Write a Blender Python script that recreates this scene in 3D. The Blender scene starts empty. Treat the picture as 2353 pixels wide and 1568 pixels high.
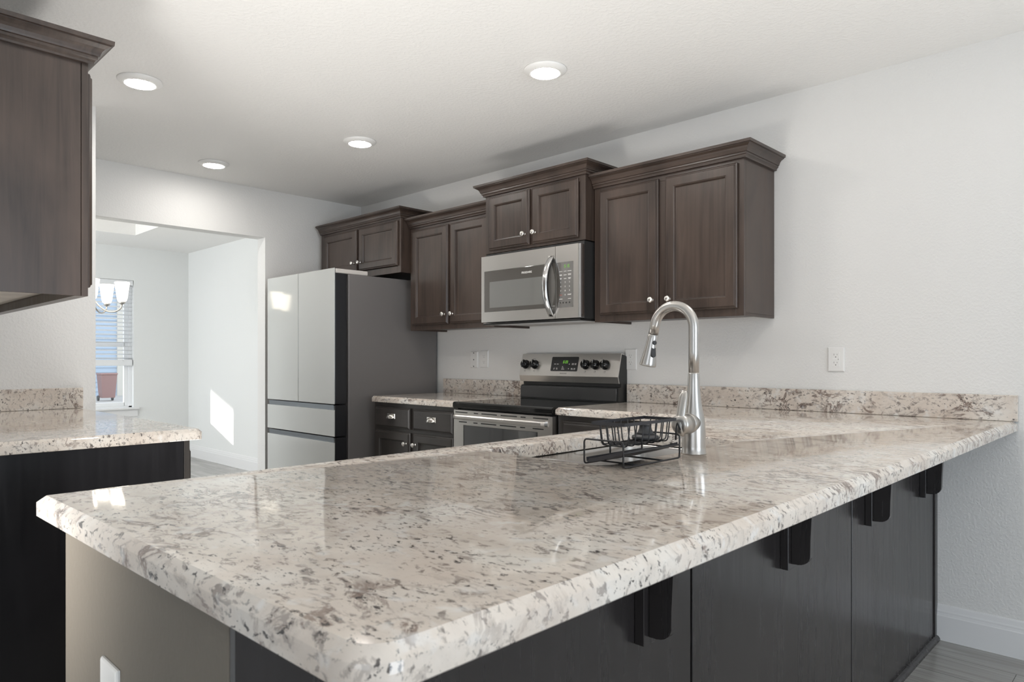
import bpy, bmesh, math, random
from mathutils import Vector, Matrix
random.seed(7)
PI = math.pi
S = bpy.context.scene
COL = S.collection

# ------------------------------------------------------------------ camera
CEIL = 2.4223
cd = bpy.data.cameras.new('camera'); cam = bpy.data.objects.new('camera', cd); COL.objects.link(cam)
cam.location = (0, -3.2997, 1.1552)
cam.rotation_euler = (PI/2, 0, 0.7698)
cd.sensor_width = 36; cd.lens = 1602.92/2353*36
cd.shift_y = 41.88/2353
cd.clip_start = 0.02; cd.clip_end = 300
cd.dof.use_dof = True; cd.dof.focus_distance = 2.6; cd.dof.aperture_fstop = 11
S.camera = cam

# ------------------------------------------------------------------ world, sun, daylight, exposure
W = bpy.data.worlds.new('sky'); S.world = W; W.use_nodes = True
bg = W.node_tree.nodes['Background']; bg.inputs[0].default_value = (0.78, 0.88, 1.0, 1); bg.inputs[1].default_value = 1.9
def lamp(name, kind, loc, direction, energy, color, sx=1, sy=1):
    l = bpy.data.lights.new(name, kind); o = bpy.data.objects.new(name, l); COL.objects.link(o)
    o.location = loc; o.rotation_euler = Vector(direction).to_track_quat('-Z', 'Y').to_euler()
    l.energy = energy; l.color = color
    if kind == 'AREA':
        l.shape = 'RECTANGLE'; l.size = sx; l.size_y = sy
    return o
sun = lamp('sun', 'SUN', (-30, -30, 20), (1.03, 1.0, -0.348), 5.0, (1.0, 0.95, 0.88)); sun.data.angle = 0.009
lamp('daylight_patio_door', 'AREA', (4.44, -2.9, 1.06), (-1, 0, .25), 80, (0.78, 0.89, 1.0), 2.5, 2.0)
lamp('daylight_living_window', 'AREA', (1.1, -6.74, 1.35), (0, 1, .3), 9, (0.97, 0.98, 1.0), 2.3, 1.4)
lamp('daylight_dining_window', 'AREA', (-6.8, -5.10, 1.30), (0, 1, .05), 84, (0.95, 0.98, 1.0), 1.7, 1.4)
for fx, fy, fz, aim, cone, fe in ((-3.30, -2.05, .34, (0, 0, 1), 2.7, 14), (-2.60, -2.05, .34, (0, 0, 1), 2.7, 22), (-1.85, -2.00, .34, (0, 0, 1), 2.7, 38), (-1.40, -3.72, .62, (-1.25, 2.6, 1.7), 1.55, 115), (1.0, -2.4, .34, (-.3, .1, 1), 1.90, 110), (0.7, -1.5, .34, (0, 0, 1), 1.95, 75)):
    fl = lamp('added_ceiling_fill', 'SPOT', (fx, fy, fz), aim, fe, (1.0, 0.975, 0.935))     # unseen fill spots added low down to brighten the ceiling
    fl.data.spot_size = cone; fl.data.spot_blend = 1.0; fl.data.shadow_soft_size = .30
LENS_STRENGTH = 104.0
S.view_settings.view_transform = 'Standard'; S.view_settings.look = 'None'
S.view_settings.gamma = 1.0; S.view_settings.use_curve_mapping = False
S.view_settings.exposure = 0.06

# ------------------------------------------------------------------ materials
def mat(name, color=(.8, .8, .8), rough=.5, metal=0.0, spec=.5, coat=0.0, coat_rough=.05, emit=None, estr=0.0):
    m = bpy.data.materials.new(name); m.use_nodes = True
    b = m.node_tree.nodes['Principled BSDF']
    b.inputs['Base Color'].default_value = (*color, 1); b.inputs['Roughness'].default_value = rough
    b.inputs['Metallic'].default_value = metal; b.inputs['Specular IOR Level'].default_value = spec
    b.inputs['Coat Weight'].default_value = coat; b.inputs['Coat Roughness'].default_value = coat_rough
    if emit:
        b.inputs['Emission Color'].default_value = (*emit, 1); b.inputs['Emission Strength'].default_value = estr
    return m
def nodes(m): return m.node_tree.nodes, m.node_tree.links, m.node_tree.nodes['Principled BSDF']
def N(m, kind, **kw):
    n = m.node_tree.nodes.new(kind)
    for k, v in kw.items(): setattr(n, k, v)
    return n
def pos(m, scale=(1, 1, 1)):
    g = N(m, 'ShaderNodeNewGeometry'); mp = N(m, 'ShaderNodeMapping'); mp.inputs['Scale'].default_value = scale
    m.node_tree.links.new(g.outputs['Position'], mp.inputs['Vector']); return mp.outputs['Vector']
def noise(m, vec, scale, detail=4, rough=.5, dist=0.0):
    n = N(m, 'ShaderNodeTexNoise'); n.inputs['Scale'].default_value = scale; n.inputs['Detail'].default_value = detail
    n.inputs['Roughness'].default_value = rough; n.inputs['Distortion'].default_value = dist
    m.node_tree.links.new(vec, n.inputs['Vector']); return n.outputs['Fac']
def ramp(m, fac, stops, interp='LINEAR'):
    r = N(m, 'ShaderNodeValToRGB'); r.color_ramp.interpolation = interp
    e = r.color_ramp.elements
    while len(e) < len(stops): e.new(0.5)
    for el, (p, c) in zip(e, stops):
        el.position = p; el.color = (*c, 1) if not isinstance(c, (int, float)) else (c, c, c, 1)
    m.node_tree.links.new(fac, r.inputs['Fac']); return r.outputs['Color']
def mix(m, fac, a, b, blend='MIX'):
    x = N(m, 'ShaderNodeMix', data_type='RGBA', blend_type=blend); L = m.node_tree.links
    if isinstance(fac, (int, float)): x.inputs[0].default_value = fac
    else: L.new(fac, x.inputs[0])
    for s, v in ((6, a), (7, b)):
        if isinstance(v, tuple): x.inputs[s].default_value = (*v, 1)
        else: L.new(v, x.inputs[s])
    return x.outputs[2]
def mul(m, a, b):
    x = N(m, 'ShaderNodeMath', operation='MULTIPLY'); L = m.node_tree.links
    L.new(a, x.inputs[0])
    if isinstance(b, (int, float)): x.inputs[1].default_value = b
    else: L.new(b, x.inputs[1])
    return x.outputs[0]
def bump(m, height, strength, dist=.002):
    b = N(m, 'ShaderNodeBump'); b.inputs['Strength'].default_value = strength; b.inputs['Distance'].default_value = dist
    m.node_tree.links.new(height, b.inputs['Height']); m.node_tree.links.new(b.outputs['Normal'], nodes(m)[2].inputs['Normal'])

def wall_paint(name, color, scale=95, strength=.35):
    m = mat(name, color, .6, spec=.3); v = pos(m)
    h = ramp(m, noise(m, v, scale, 2, .5), [(.42, 0), (.62, 1)])
    bump(m, h, strength, .0015); return m
M_wall = wall_paint('wall_paint_warm_grey', (.79, .78, .76))
M_wall_end = wall_paint('end_wall_grey_shaded', (.19, .166, .136), strength=.1)  # same grey wall, its shade at the peninsula end put into the colour
M_ceil = wall_paint('ceiling_knockdown_white', (.89, .88, .86), 62, .42)
M_dine = wall_paint('dining_wall_paint_white', (.80, .81, .80), strength=.15)
M_trim = mat('trim_white_semi_gloss', (.80, .80, .80), .35)

def wood(name, axis='z', dark=(.024, .0165, .0135), light=(.064, .0440, .0345), rough=.34, spec=.5, grain=1.0):
    m = mat(name, rough=rough, spec=spec, coat=.08, coat_rough=.22); nn, L, b = nodes(m)
    sc = {'z': (34, 34, 1.6), 'x': (1.6, 34, 34), 'y': (34, 1.6, 34)}[axis]
    g = noise(m, pos(m, sc), 1.0, 6, .62, .9)
    cloud = noise(m, pos(m, (3, 3, 1.3)), 1.6, 3, .5, .6)
    c1 = ramp(m, g, [(.5-.22/grain, dark), (.5+.22/grain, light)])
    c2 = mix(m, mul(m, ramp(m, cloud, [(.35, 0), (.75, 1)]), .55), c1, tuple(min(1, c*1.7) for c in light))
    L.new(c2, b.inputs['Base Color'])
    r = ramp(m, g, [(.2, rough-.07), (.8, rough+.08)]); L.new(r, b.inputs['Roughness'])
    bump(m, g, .04*grain, .0005); return m
M_wood = wood('espresso_wood_vertical_grain', 'z')
M_wood_x = wood('espresso_wood_horizontal_grain', 'x')
M_wood_y = wood('espresso_wood_crossways_grain', 'y')
M_wood_base = wood('espresso_base_wood', 'z', (.024, .0210, .0195), (.046, .040, .036), .36, .5, .7)
M_wood_base_x = wood('espresso_base_wood_horizontal', 'x', (.024, .0210, .0195), (.046, .040, .037), .36)
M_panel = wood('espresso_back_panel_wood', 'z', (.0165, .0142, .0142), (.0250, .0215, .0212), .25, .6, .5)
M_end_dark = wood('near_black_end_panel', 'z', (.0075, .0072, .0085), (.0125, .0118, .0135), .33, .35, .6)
M_birch = wood('pale_birch_cabinet_bottom', 'x', (.42, .40, .37), (.55, .52, .48), .5)
M_gap = mat('shadow_gap_black', (.006, .006, .007), .6)

def granite():
    m = mat('polished_speckled_granite', rough=.055, spec=.5); nn, L, b = nodes(m); v = pos(m)
    g = N(m, 'ShaderNodeNewGeometry'); mp = N(m, 'ShaderNodeMapping'); mp.inputs['Rotation'].default_value = (.5, .4, .62); mp.inputs['Scale'].default_value = (1.0, 1.9, 1.5)
    L.new(g.outputs['Position'], mp.inputs['Vector']); vs = mp.outputs['Vector']
    base = ramp(m, noise(m, v, 6.5, 4, .6, .3), [(.30, (.640, .555, .480)), (.50, (.705, .635, .565)), (.68, (.755, .715, .660))])
    # soft grey mottling
    grey = ramp(m, noise(m, vs, 17, 6, .62, .5), [(.50, 0), (.66, 1)])
    c = mix(m, mul(m, grey, .22), base, (.42, .385, .355))
    # branching brown veins and patches in loose clusters
    cl = ramp(m, noise(m, v, 3.6, 3, .55, .4), [(.47, 0), (.60, 1)])
    br = ramp(m, noise(m, vs, 12, 8, .70, .9), [(.565, 0), (.615, 1)])
    c = mix(m, mul(m, mul(m, br, cl), .80), c, (.200, .140, .115))
    sb = N(m, 'ShaderNodeMath', operation='SUBTRACT'); sb.inputs[1].default_value = .5; L.new(noise(m, vs, 7.5, 7, .66, .7), sb.inputs[0])
    ab = N(m, 'ShaderNodeMath', operation='ABSOLUTE'); L.new(sb.outputs[0], ab.inputs[0])
    vein = ramp(m, ab.outputs[0], [(.012, 1), (.036, 0)]); thick = ramp(m, noise(m, v, 15, 4, .6), [(.40, 0), (.54, 1)])
    cl3 = ramp(m, noise(m, v, 2.7, 2, .5, .4), [(.47, .02), (.58, 1)])
    c = mix(m, mul(m, mul(m, mul(m, vein, thick), cl3), .85), c, (.185, .130, .108))
    # short brown-grey flecks everywhere
    fl = ramp(m, noise(m, vs, 36, 5, .66, .5), [(.550, 0), (.605, 1)])
    c2 = ramp(m, noise(m, v, 8, 3, .55), [(.36, .25), (.60, 1)])
    c = mix(m, mul(m, mul(m, fl, c2), .74), c, (.165, .132, .118))
    # small dark crystals
    dk = ramp(m, noise(m, vs, 72, 4, .62, .4), [(.578, 0), (.618, 1)])
    c3 = ramp(m, noise(m, v, 13, 3, .55, .3), [(.42, .10), (.58, 1)])
    c = mix(m, mul(m, mul(m, dk, c3), .92), c, (.050, .044, .043))
    wh = ramp(m, noise(m, v, 30, 2, .5, .2), [(.60, 0), (.72, 1)])
    c = mix(m, mul(m, wh, .55), c, (.78, .77, .75))
    L.new(c, b.inputs['Base Color']); return m
M_granite = granite()

def brushed(name, color, rough, scale):
    m = mat(name, color, rough, 1.0); nn, L, b = nodes(m)
    g = noise(m, pos(m, scale), 1.0, 2, .5)
    L.new(ramp(m, g, [(.2, rough-.02), (.8, rough+.03)]), b.inputs['Roughness']); return m
M_steel = brushed('brushed_stainless_steel', (.72, .695, .665), .30, (2, 60, 700))
M_sink = brushed('satin_sink_steel', (.46, .445, .43), .24, (60, 60, 60))
M_nickel = brushed('satin_nickel', (.53, .51, .485), .30, (90, 90, 90))
M_chrome = mat('polished_chrome', (.70, .70, .70), .17, 1.0)
M_knob = mat('satin_nickel_knob', (.84, .81, .77), .22, 1.0)
M_black_gloss = mat('black_gloss_enamel', (.012, .012, .012), .10, spec=.6)
M_black_satin = mat('black_satin_enamel', (.025, .025, .025), .32)
M_black_metal = mat('black_coated_wire', (.012, .012, .014), .42)
M_black_rim = mat('black_rim_band', (.022, .022, .027), .38)
M_dark_plastic = mat('charcoal_plastic', (.035, .035, .037), .45)
M_cooktop = mat('black_ceramic_glass', (.010, .010, .010), .05, spec=.6)
M_dglass = mat('smoky_oven_glass', (.085, .078, .070), .06, spec=.95)
M_mwin = mat('screened_window_glass', (.19, .19, .18), .09, spec=.95)
M_ovwin = mat('dark_oven_window', (.040, .042, .044), .04, spec=1.0)
M_black_trim = mat('black_trim_sheen', (.045, .045, .046), .24, spec=.7)
for m_, ior_ in ((M_dglass, 1.8), (M_mwin, 2.1), (M_ovwin, 2.2)):
    b_ = m_.node_tree.nodes['Principled BSDF']; b_.inputs['Coat Weight'].default_value = 1.0; b_.inputs['Coat IOR'].default_value = ior_; b_.inputs['Coat Roughness'].default_value = .03
M_fglass = mat('pale_grey_glass_door', (.56, .57, .55), .07, spec=.5)
M_fside = mat('dark_grey_fridge_side', (.19, .178, .174), .42, .25)
M_fblack = mat('fridge_door_edge_black', (.016, .016, .018), .35)
M_frecess = mat('fridge_recess_steel', (.16, .175, .19), .22, .85)
M_fhinge = mat('fridge_hinge_cover_beige', (.52, .49, .46), .45)
M_plate = mat('white_plastic_plate', (.82, .81, .79), .32)
M_slot = mat('outlet_slot_dark', (.05, .05, .05), .5)
M_lens = mat('led_lens', (1, 1, 1), .4, emit=(1.0, .965, .92), estr=LENS_STRENGTH)
M_ring = mat('light_trim_white', (.86, .85, .83), .4)
M_green = mat('green_led_digits', (0, 0, 0), .5, emit=(.22, .62, .06), estr=.9)
M_ink_w = mat('printed_white_ink', (.75, .73, .70), .5)
M_ink_d = mat('printed_dark_ink', (.22, .21, .20), .5)
M_ink_r = mat('printed_red_ink', (.45, .10, .07), .5)
M_shade = mat('frosted_lamp_glass', (.95, .93, .88), .4, emit=(1.0, .90, .74), estr=6.0)
M_vinyl = mat('white_vinyl', (.85, .86, .87), .35)
M_blind = mat('white_blind_slat', (.82, .83, .84), .4)

def glass():
    m = bpy.data.materials.new('clear_window_glass'); m.use_nodes = True; nt = m.node_tree
    for n in list(nt.nodes): nt.nodes.remove(n)
    o = nt.nodes.new('ShaderNodeOutputMaterial'); t = nt.nodes.new('ShaderNodeBsdfTransparent'); g = nt.nodes.new('ShaderNodeBsdfGlossy')
    g.inputs['Roughness'].default_value = .02; mx = nt.nodes.new('ShaderNodeMixShader'); mx.inputs[0].default_value = .06
    nt.links.new(t.outputs[0], mx.inputs[1]); nt.links.new(g.outputs[0], mx.inputs[2]); nt.links.new(mx.outputs[0], o.inputs[0]); return m
M_glass = glass()

def floor_mat():
    m = mat('grey_plank_flooring', rough=.24, spec=.45); nn, L, b = nodes(m)
    br = N(m, 'ShaderNodeTexBrick'); br.offset = .37; br.inputs['Scale'].default_value = 1.0
    br.inputs['Brick Width'].default_value = 1.22; br.inputs['Row Height'].default_value = .18; br.inputs['Mortar Size'].default_value = .0012
    br.inputs['Color1'].default_value = (.36, .352, .338, 1); br.inputs['Color2'].default_value = (.44, .43, .412, 1); br.inputs['Mortar'].default_value = (.10, .097, .093, 1)
    L.new(pos(m), br.inputs['Vector'])
    g = noise(m, pos(m, (1.3, 26, 1)), 1.0, 6, .62, .8)
    c = mix(m, .75, br.outputs['Color'], ramp(m, g, [(.25, (.45, .44, .43)), (.75, (1.25, 1.25, 1.24))]), 'MULTIPLY')
    L.new(c, b.inputs['Base Color']); return m
M_floor = floor_mat()

# ------------------------------------------------------------------ mesh helpers
def box(bm, lo, hi, bevel=0.0, seg=2):
    t = bmesh.new(); bmesh.ops.create_cube(t, size=1)
    lo, hi = Vector(lo), Vector(hi); c = (lo+hi)/2; d = hi-lo
    for v in t.verts: v.co = Vector((c[i]+v.co[i]*d[i] for i in range(3)))
    if bevel: bmesh.ops.bevel(t, geom=t.edges[:], offset=bevel, segments=seg, profile=.5, affect='EDGES')
    merge(bm, t); return bm
def merge(bm, t):
    me = bpy.data.meshes.new('tmp'); t.to_mesh(me); t.free(); bm.from_mesh(me); bpy.data.meshes.remove(me)
def loft(bm, rings, closed=True, cap0=True, cap1=True, smooth=False):
    R = [[bm.verts.new(p) for p in r] for r in rings]; n = len(R[0])
    for a, b in zip(R, R[1:]):
        for i in range(n if closed else n-1):
            j = (i+1) % n
            try: f = bm.faces.new((a[i], a[j], b[j], b[i])); f.smooth = smooth
            except ValueError: pass
    if cap0: bm.faces.new(list(reversed(R[0])))
    if cap1: bm.faces.new(R[-1])
    return R
def lathe(bm, prof, M=None, seg=24, smooth=True):
    """prof: list of (radius, height) along +Z, M places it"""
    M = M or Matrix(); rings = []
    for r, h in prof:
        rings.append([M @ Vector((r*math.cos(2*PI*k/seg), r*math.sin(2*PI*k/seg), h)) for k in range(seg)])
    loft(bm, rings, True, prof[0][0] > 1e-5, prof[-1][0] > 1e-5, smooth)
def tube(bm, pts, rad, seg=8, closed=False):
    pts = [Vector(p) for p in pts]; n = len(pts)
    rr = rad if isinstance(rad, (list, tuple)) else [rad]*n
    def tan(i):
        if closed: return (pts[(i+1) % n]-pts[i-1]).normalized()
        if i == 0: return (pts[1]-pts[0]).normalized()
        if i == n-1: return (pts[-1]-pts[-2]).normalized()
        return ((pts[i+1]-pts[i]).normalized()+(pts[i]-pts[i-1]).normalized()).normalized()
    t0 = tan(0); up = Vector((0, 0, 1)) if abs(t0.z) < .9 else Vector((1, 0, 0))
    u = (up - t0*up.dot(t0)).normalized(); rings = []
    for i in range(n):
        t = tan(i); u = (u - t*u.dot(t)).normalized(); w = t.cross(u)
        rings.append([pts[i]+(u*math.cos(2*PI*k/seg)+w*math.sin(2*PI*k/seg))*rr[i] for k in range(seg)])
    if closed: rings.append(rings[0]); loft(bm, rings, True, False, False, True)
    else: loft(bm, rings, True, True, True, True)
def fillet(pts, r, seg=5, closed=False):
    pts = [Vector(p) for p in pts]; out = []; n = len(pts)
    for i, p in enumerate(pts):
        if not closed and i in (0, n-1): out.append(p); continue
        a = (pts[i-1]-p); b = (pts[(i+1) % n]-p); q = min(r, a.length*.45, b.length*.45)
        A = p+a.normalized()*q; B = p+b.normalized()*q
        for k in range(seg+1):
            t = k/seg; out.append(A*(1-t)**2+p*2*t*(1-t)+B*t*t)
    return out
def axis(loc, direction):
    return Matrix.Translation(loc) @ Vector(direction).to_track_quat('Z', 'Y').to_matrix().to_4x4()

def obj(name, bm, m, parent=None, origin=None):
    """links a bmesh given in world coordinates as ONE mesh object, origin at its thing's base"""
    o0 = Vector(origin) if origin is not None else (world_of(parent) if parent else Vector((0, 0, 0)))
    bmesh.ops.remove_doubles(bm, verts=bm.verts, dist=1e-6)
    bmesh.ops.recalc_face_normals(bm, faces=bm.faces)
    bmesh.ops.translate(bm, verts=bm.verts, vec=-o0)
    me = bpy.data.meshes.new(name); bm.to_mesh(me); bm.free()
    if m: me.materials.append(m)
    o = bpy.data.objects.new(name, me); COL.objects.link(o)
    if parent: o.parent = parent; o.location = o0-world_of(parent)
    else: o.location = o0
    return o
def world_of(o):
    v = Vector(o.location)
    while o.parent: o = o.parent; v = v+Vector(o.location)
    return v
def tag(o, label, cat, group=None):
    o['label'] = label; o['category'] = cat
    if group: o['group'] = group
    return o
def thing(name, label, cat, loc, group=None):
    o = bpy.data.objects.new(name, None); COL.objects.link(o); o.location = loc; o.empty_display_size = .1
    return tag(o, label, cat, group)
def struct(name, bm, m, parent=None):
    o = obj(name, bm, m, parent)
    if not parent: o['kind'] = 'structure'
    return o
def dup(root, loc, label=None, group=None):
    r = root.copy(); COL.objects.link(r); r.location = loc
    if label: r['label'] = label
    if group: r['group'] = group
    for ch in list(root.children):
        c = ch.copy(); COL.objects.link(c); c.parent = r
        for g in list(ch.children):
            d = g.copy(); COL.objects.link(d); d.parent = c
    return r
def bxo(name, lo, hi, m, parent=None, bevel=0.0, seg=2):
    bm = bmesh.new(); box(bm, lo, hi, bevel, seg); return obj(name, bm, m, parent)

def text_bm(bm, s, size, M, align='CENTER', bold=0.0):
    cu = bpy.data.curves.new('t', 'FONT'); cu.body = s; cu.size = size; cu.align_x = align; cu.align_y = 'CENTER'
    cu.extrude = .0002; cu.offset = bold; cu.resolution_u = 3
    o = bpy.data.objects.new('t', cu); COL.objects.link(o)
    me = bpy.data.meshes.new_from_object(o); t = bmesh.new(); t.from_mesh(me); t.transform(M)
    merge(bm, t); bpy.data.objects.remove(o); bpy.data.curves.remove(cu); bpy.data.meshes.remove(me)
FACE_S = Matrix.Rotation(PI/2, 4, 'X')                    # text plane facing -Y
def seven(bm, s, h, M, slant=.12):
    """seven segment digits; M maps local x (right) y (up) to the display"""
    segs = {'0': 'abcdef', '1': 'bc', '2': 'abged', '3': 'abgcd', '4': 'fgbc', '5': 'afgcd', '6': 'afgedc', '8': 'abcdefg', '9': 'abcdfg'}
    w = h*.5; t = h*.13; x = 0
    R = {'a': (0, h-t, w, h), 'd': (0, 0, w, t), 'g': (0, h/2-t/2, w, h/2+t/2), 'f': (0, h/2, t, h), 'e': (0, 0, t, h/2), 'b': (w-t, h/2, w, h), 'c': (w-t, 0, w, h/2)}
    def rect(x0, y0, x1, y1):
        q = [(x0+y0*slant, y0), (x1+y0*slant, y0), (x1+y1*slant, y1), (x0+y1*slant, y1)]
        bm.faces.new([bm.verts.new(M @ Vector((a, b, 0))) for a, b in q])
    for ch in s:
        if ch == ':':
            for yy in (.25, .65): rect(x, h*yy, x+t, h*yy+t)
            x += t*2.2; continue
        for k in segs[ch]:
            a = R[k]; rect(x+a[0], a[1], x+a[2], a[3])
        x += w*1.35

# ring profile on a rectangular front that faces (axis u horizontally, z up, n outwards)
def front(bm, x0, x1, z0, z1, y, rings, u=(1, 0, 0), n=(0, -1, 0), base=(0, 0, 0)):
    u, n, base = Vector(u), Vector(n), Vector(base); R = []
    for ins, out in rings:
        P = []
        for a, b in ((x0+ins, z0+ins), (x1-ins, z0+ins), (x1-ins, z1-ins), (x0+ins, z1-ins)):
            P.append(base+u*a+n*(y+out)+Vector((0, 0, b)))
        R.append(P)
    loft(bm, R)
SHAKER = [(0, 0), (0, .010), (.0045, .0140), (.0075, .0140), (.0105, .0195), (.0125, .0205), (.0500, .0205), (.0525, .0180), (.0550, .0172), (.0585, .0085), (.0610, .0080)]
SLAB = [(0, 0), (0, .010), (.004, .0125), (.006, .0125), (.013, .019), (.016, .020)]
# things here are measured with depth y positive towards the room (out = -Y): front plane value = -Y
def door(parent, x0, x1, z0, z1, y, m, knob=None, rings=SHAKER, **kw):
    bm = bmesh.new(); front(bm, x0, x1, z0, z1, y, rings, **kw)
    d = obj('door', bm, m, parent)
    if knob: knob_at(d, knob, kw.get('n', (0, -1, 0)))
    return d
def knob_at(parent, p, n=(0, -1, 0)):
    bm = bmesh.new()
    lathe(bm, [(.0085, 0), (.0085, .002), (.0055, .004), (.005, .014), (.007, .016), (.0135, .0185), (.0155, .022), (.0150, .0255), (.011, .029), (.004, .0305), (0, .0306)], axis(p, n), 20)
    return obj('knob', bm, M_knob, parent)
CROWN = [(0, 0), (.012, 0), (.0125, .006), (.016, .011), (.020, .0135), (.020, .021), (.0245, .0225), (.0255, .0275), (.029, .036), (.0345, .043), (.042, .0475), (.0475, .0505), (.0475, .053), (.054, .054), (.055, .066), (0, .066)]
def crown(parent, xl, xr, yf, yb, z, left=True, right=True, m=None, s=1.0, n=1):
    """n=+1: front faces -Y at yf (yb behind it at larger Y); n=-1 mirrored in Y"""
    bm = bmesh.new(); rings = []
    for o, h in CROWN:
        o *= s; h *= s; P = []
        if left: P.append((xl-o, yb, z+h))
        P.append((xl-(o if left else 0), yf-n*o, z+h)); P.append((xr+(o if right else 0), yf-n*o, z+h))
        if right: P.append((xr+o, yb, z+h))
        rings.append([Vector(p) for p in P])
    R = [[bm.verts.new(p) for p in r] for r in rings]; k = len(R[0]); q = len(R)
    for i in range(q):
        a, b = R[i], R[(i+1) % q]
        for j in range(k-1): bm.faces.new((a[j], a[j+1], b[j+1], b[j]))
    bm.faces.new([r[0] for r in R]); bm.faces.new([r[-1] for r in reversed(R)])
    return obj('crown_moulding', bm, m or M_wood_x, parent)

# ------------------------------------------------------------------ the setting
def pieces(*bs):
    bm = bmesh.new()
    for lo, hi in bs: box(bm, lo, hi)
    return bm
X0 = -4.95                       # kitchen end wall with the wide opening
XW = -8.59                       # dining room window wall
LY = -2.972                      # left-hand kitchen wall
struct('floor', pieces(((-8.72, -6.95, -.10), (4.65, .12, 0))), M_floor)
TRAY = (-7.72, -5.95, -3.9, -.86)
struct('ceiling', pieces(
    ((TRAY[1], -6.95, CEIL), (4.65, .12, CEIL+.06)), ((-8.72, -6.95, CEIL), (TRAY[0], .12, CEIL+.06)),
    ((TRAY[0], TRAY[3], CEIL), (TRAY[1], .12, CEIL+.06)), ((TRAY[0], -6.95, CEIL), (TRAY[1], TRAY[2], CEIL+.06)),
    ((TRAY[0]-.05, TRAY[2]-.05, CEIL+.24), (TRAY[1]+.05, TRAY[3]+.05, CEIL+.30)),
    ((TRAY[0]-.05, TRAY[2]-.05, CEIL+.06), (TRAY[0], TRAY[3]+.05, CEIL+.24)), ((TRAY[1], TRAY[2]-.05, CEIL+.06), (TRAY[1]+.05, TRAY[3]+.05, CEIL+.24)),
    ((TRAY[0], TRAY[3], CEIL+.06), (TRAY[1], TRAY[3]+.05, CEIL+.24)), ((TRAY[0], TRAY[2]-.05, CEIL+.06), (TRAY[1], TRAY[2], CEIL+.24))), M_ceil)
struct('wall_back', pieces(((X0-.06, 0, 0), (4.65, .12, CEIL))), M_wall)
struct('wall_dining', pieces(((-8.72, 0, 0), (X0-.06, .12, CEIL))), M_dine)
OY0, OY1, OZ = -2.08, -.842, 2.064
bm = pieces(((X0-.12, OY1, 0), (X0, 0, CEIL)), ((X0-.12, OY0, OZ), (X0, OY1, CEIL)), ((X0-.12, -5.2, 0), (X0, OY0, CEIL)))
struct('wall_end', bm, M_wall)
struct('wall_stub', pieces(((-4.05, LY, 0), (-3.93, -2.242, CEIL))), M_wall)
struct('wall_left', pieces(((X0, LY-.12, 0), (-2.2, LY, CEIL))), M_wall)
# dining window wall with its opening
WY0, WY1, WZ0, WZ1 = -1.36, -.605, .592, 2.047
struct('wall_window', pieces(((XW-.13, -5.2, 0), (XW, WY0, CEIL)), ((XW-.13, WY1, 0), (XW, 0, CEIL)), ((XW-.13, WY0, 0), (XW, WY1, WZ0)), ((XW-.13, WY0, WZ1), (XW, WY1, CEIL))), M_dine)
struct('wall_dining_far', pieces(((-8.72, -5.32, 0), (-7.75, -5.2, CEIL)), ((-5.85, -5.32, 0), (X0, -5.2, CEIL)), ((-7.75, -5.32, 0), (-5.85, -5.2, .55)), ((-7.75, -5.32, 2.05), (-5.85, -5.2, CEIL))), M_dine)
struct('wall_living_west', pieces(((-2.32, -6.95, 0), (-2.2, LY-.12, CEIL))), M_wall)
struct('wall_living_front', pieces(((-2.2, -6.95, 0), (-.2, -6.83, CEIL)), ((2.4, -6.95, 0), (4.65, -6.83, CEIL)), ((-.2, -6.95, 0), (2.4, -6.83, .6)), ((-.2, -6.95, 2.1), (2.4, -6.83, CEIL))), M_wall)
struct('wall_right', pieces(((4.53, -6.83, 0), (4.65, -4.25, CEIL)), ((4.53, -1.55, 0), (4.65, 0, CEIL)), ((4.53, -4.25, 2.12), (4.65, -1.55, CEIL))), M_wall)

def baseboard(name, p0, p1, n):
    """profiled board from p0 to p1 (floor points on the wall face), n = room side normal"""
    prof = [(0, 0), (.0150, 0), (.0155, .100), (.013, .104), (.0115, .112), (.0115, .118), (.009, .124), (.006, .140), (.003, .145), (0, .145)]
    n = Vector(n); bm = bmesh.new()
    R = [[Vector(p)+n*o+Vector((0, 0, h)) for o, h in prof] for p in (p0, p1)]
    loft(bm, R); return struct(name, bm, M_trim)
baseboard('baseboard_back', (-.744, 0, 0), (4.53, 0, 0), (0, -1, 0))
baseboard('baseboard_dining', (XW, 0, 0), (X0-.12, 0, 0), (0, -1, 0))
baseboard('baseboard_window', (XW, -5.2, 0), (XW, -.016, 0), (1, 0, 0))
baseboard('baseboard_right', (4.53, -1.55, 0), (4.53, -.016, 0), (-1, 0, 0))
baseboard('baseboard_living', (-2.2, -6.83, 0), (-2.2, LY-.12, 0), (1, 0, 0))

# dining window: frame, sash rails, panes, sill
bm = bmesh.new(); fx0, fx1 = XW-.115, XW-.06
for lo, hi in (((fx0, WY0, WZ0), (fx1, WY0+.035, WZ1)), ((fx0, WY1-.035, WZ0), (fx1, WY1, WZ1)), ((fx0, WY0, WZ0), (fx1, WY1, WZ0+.035)), ((fx0, WY0, WZ1-.035), (fx1, WY1, WZ1))):
    box(bm, lo, hi, .003)
win = struct('window_1', bm, M_vinyl)
bm = bmesh.new(); sx0, sx1 = XW-.10, XW-.072
for lo, hi in (((sx0, WY0+.035, WZ0+.035), (sx1, WY0+.08, WZ1-.035)), ((sx0, WY1-.08, WZ0+.035), (sx1, WY1-.035, WZ1-.035)), ((sx0, WY0+.07, WZ0+.035), (sx1, WY1-.07, WZ0+.075)), ((sx0, WY0+.07, 1.295), (sx1, WY1-.07, 1.345))):
    box(bm, lo, hi, .003)
obj('sash', bm, M_vinyl, win)
bm = bmesh.new()
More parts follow.
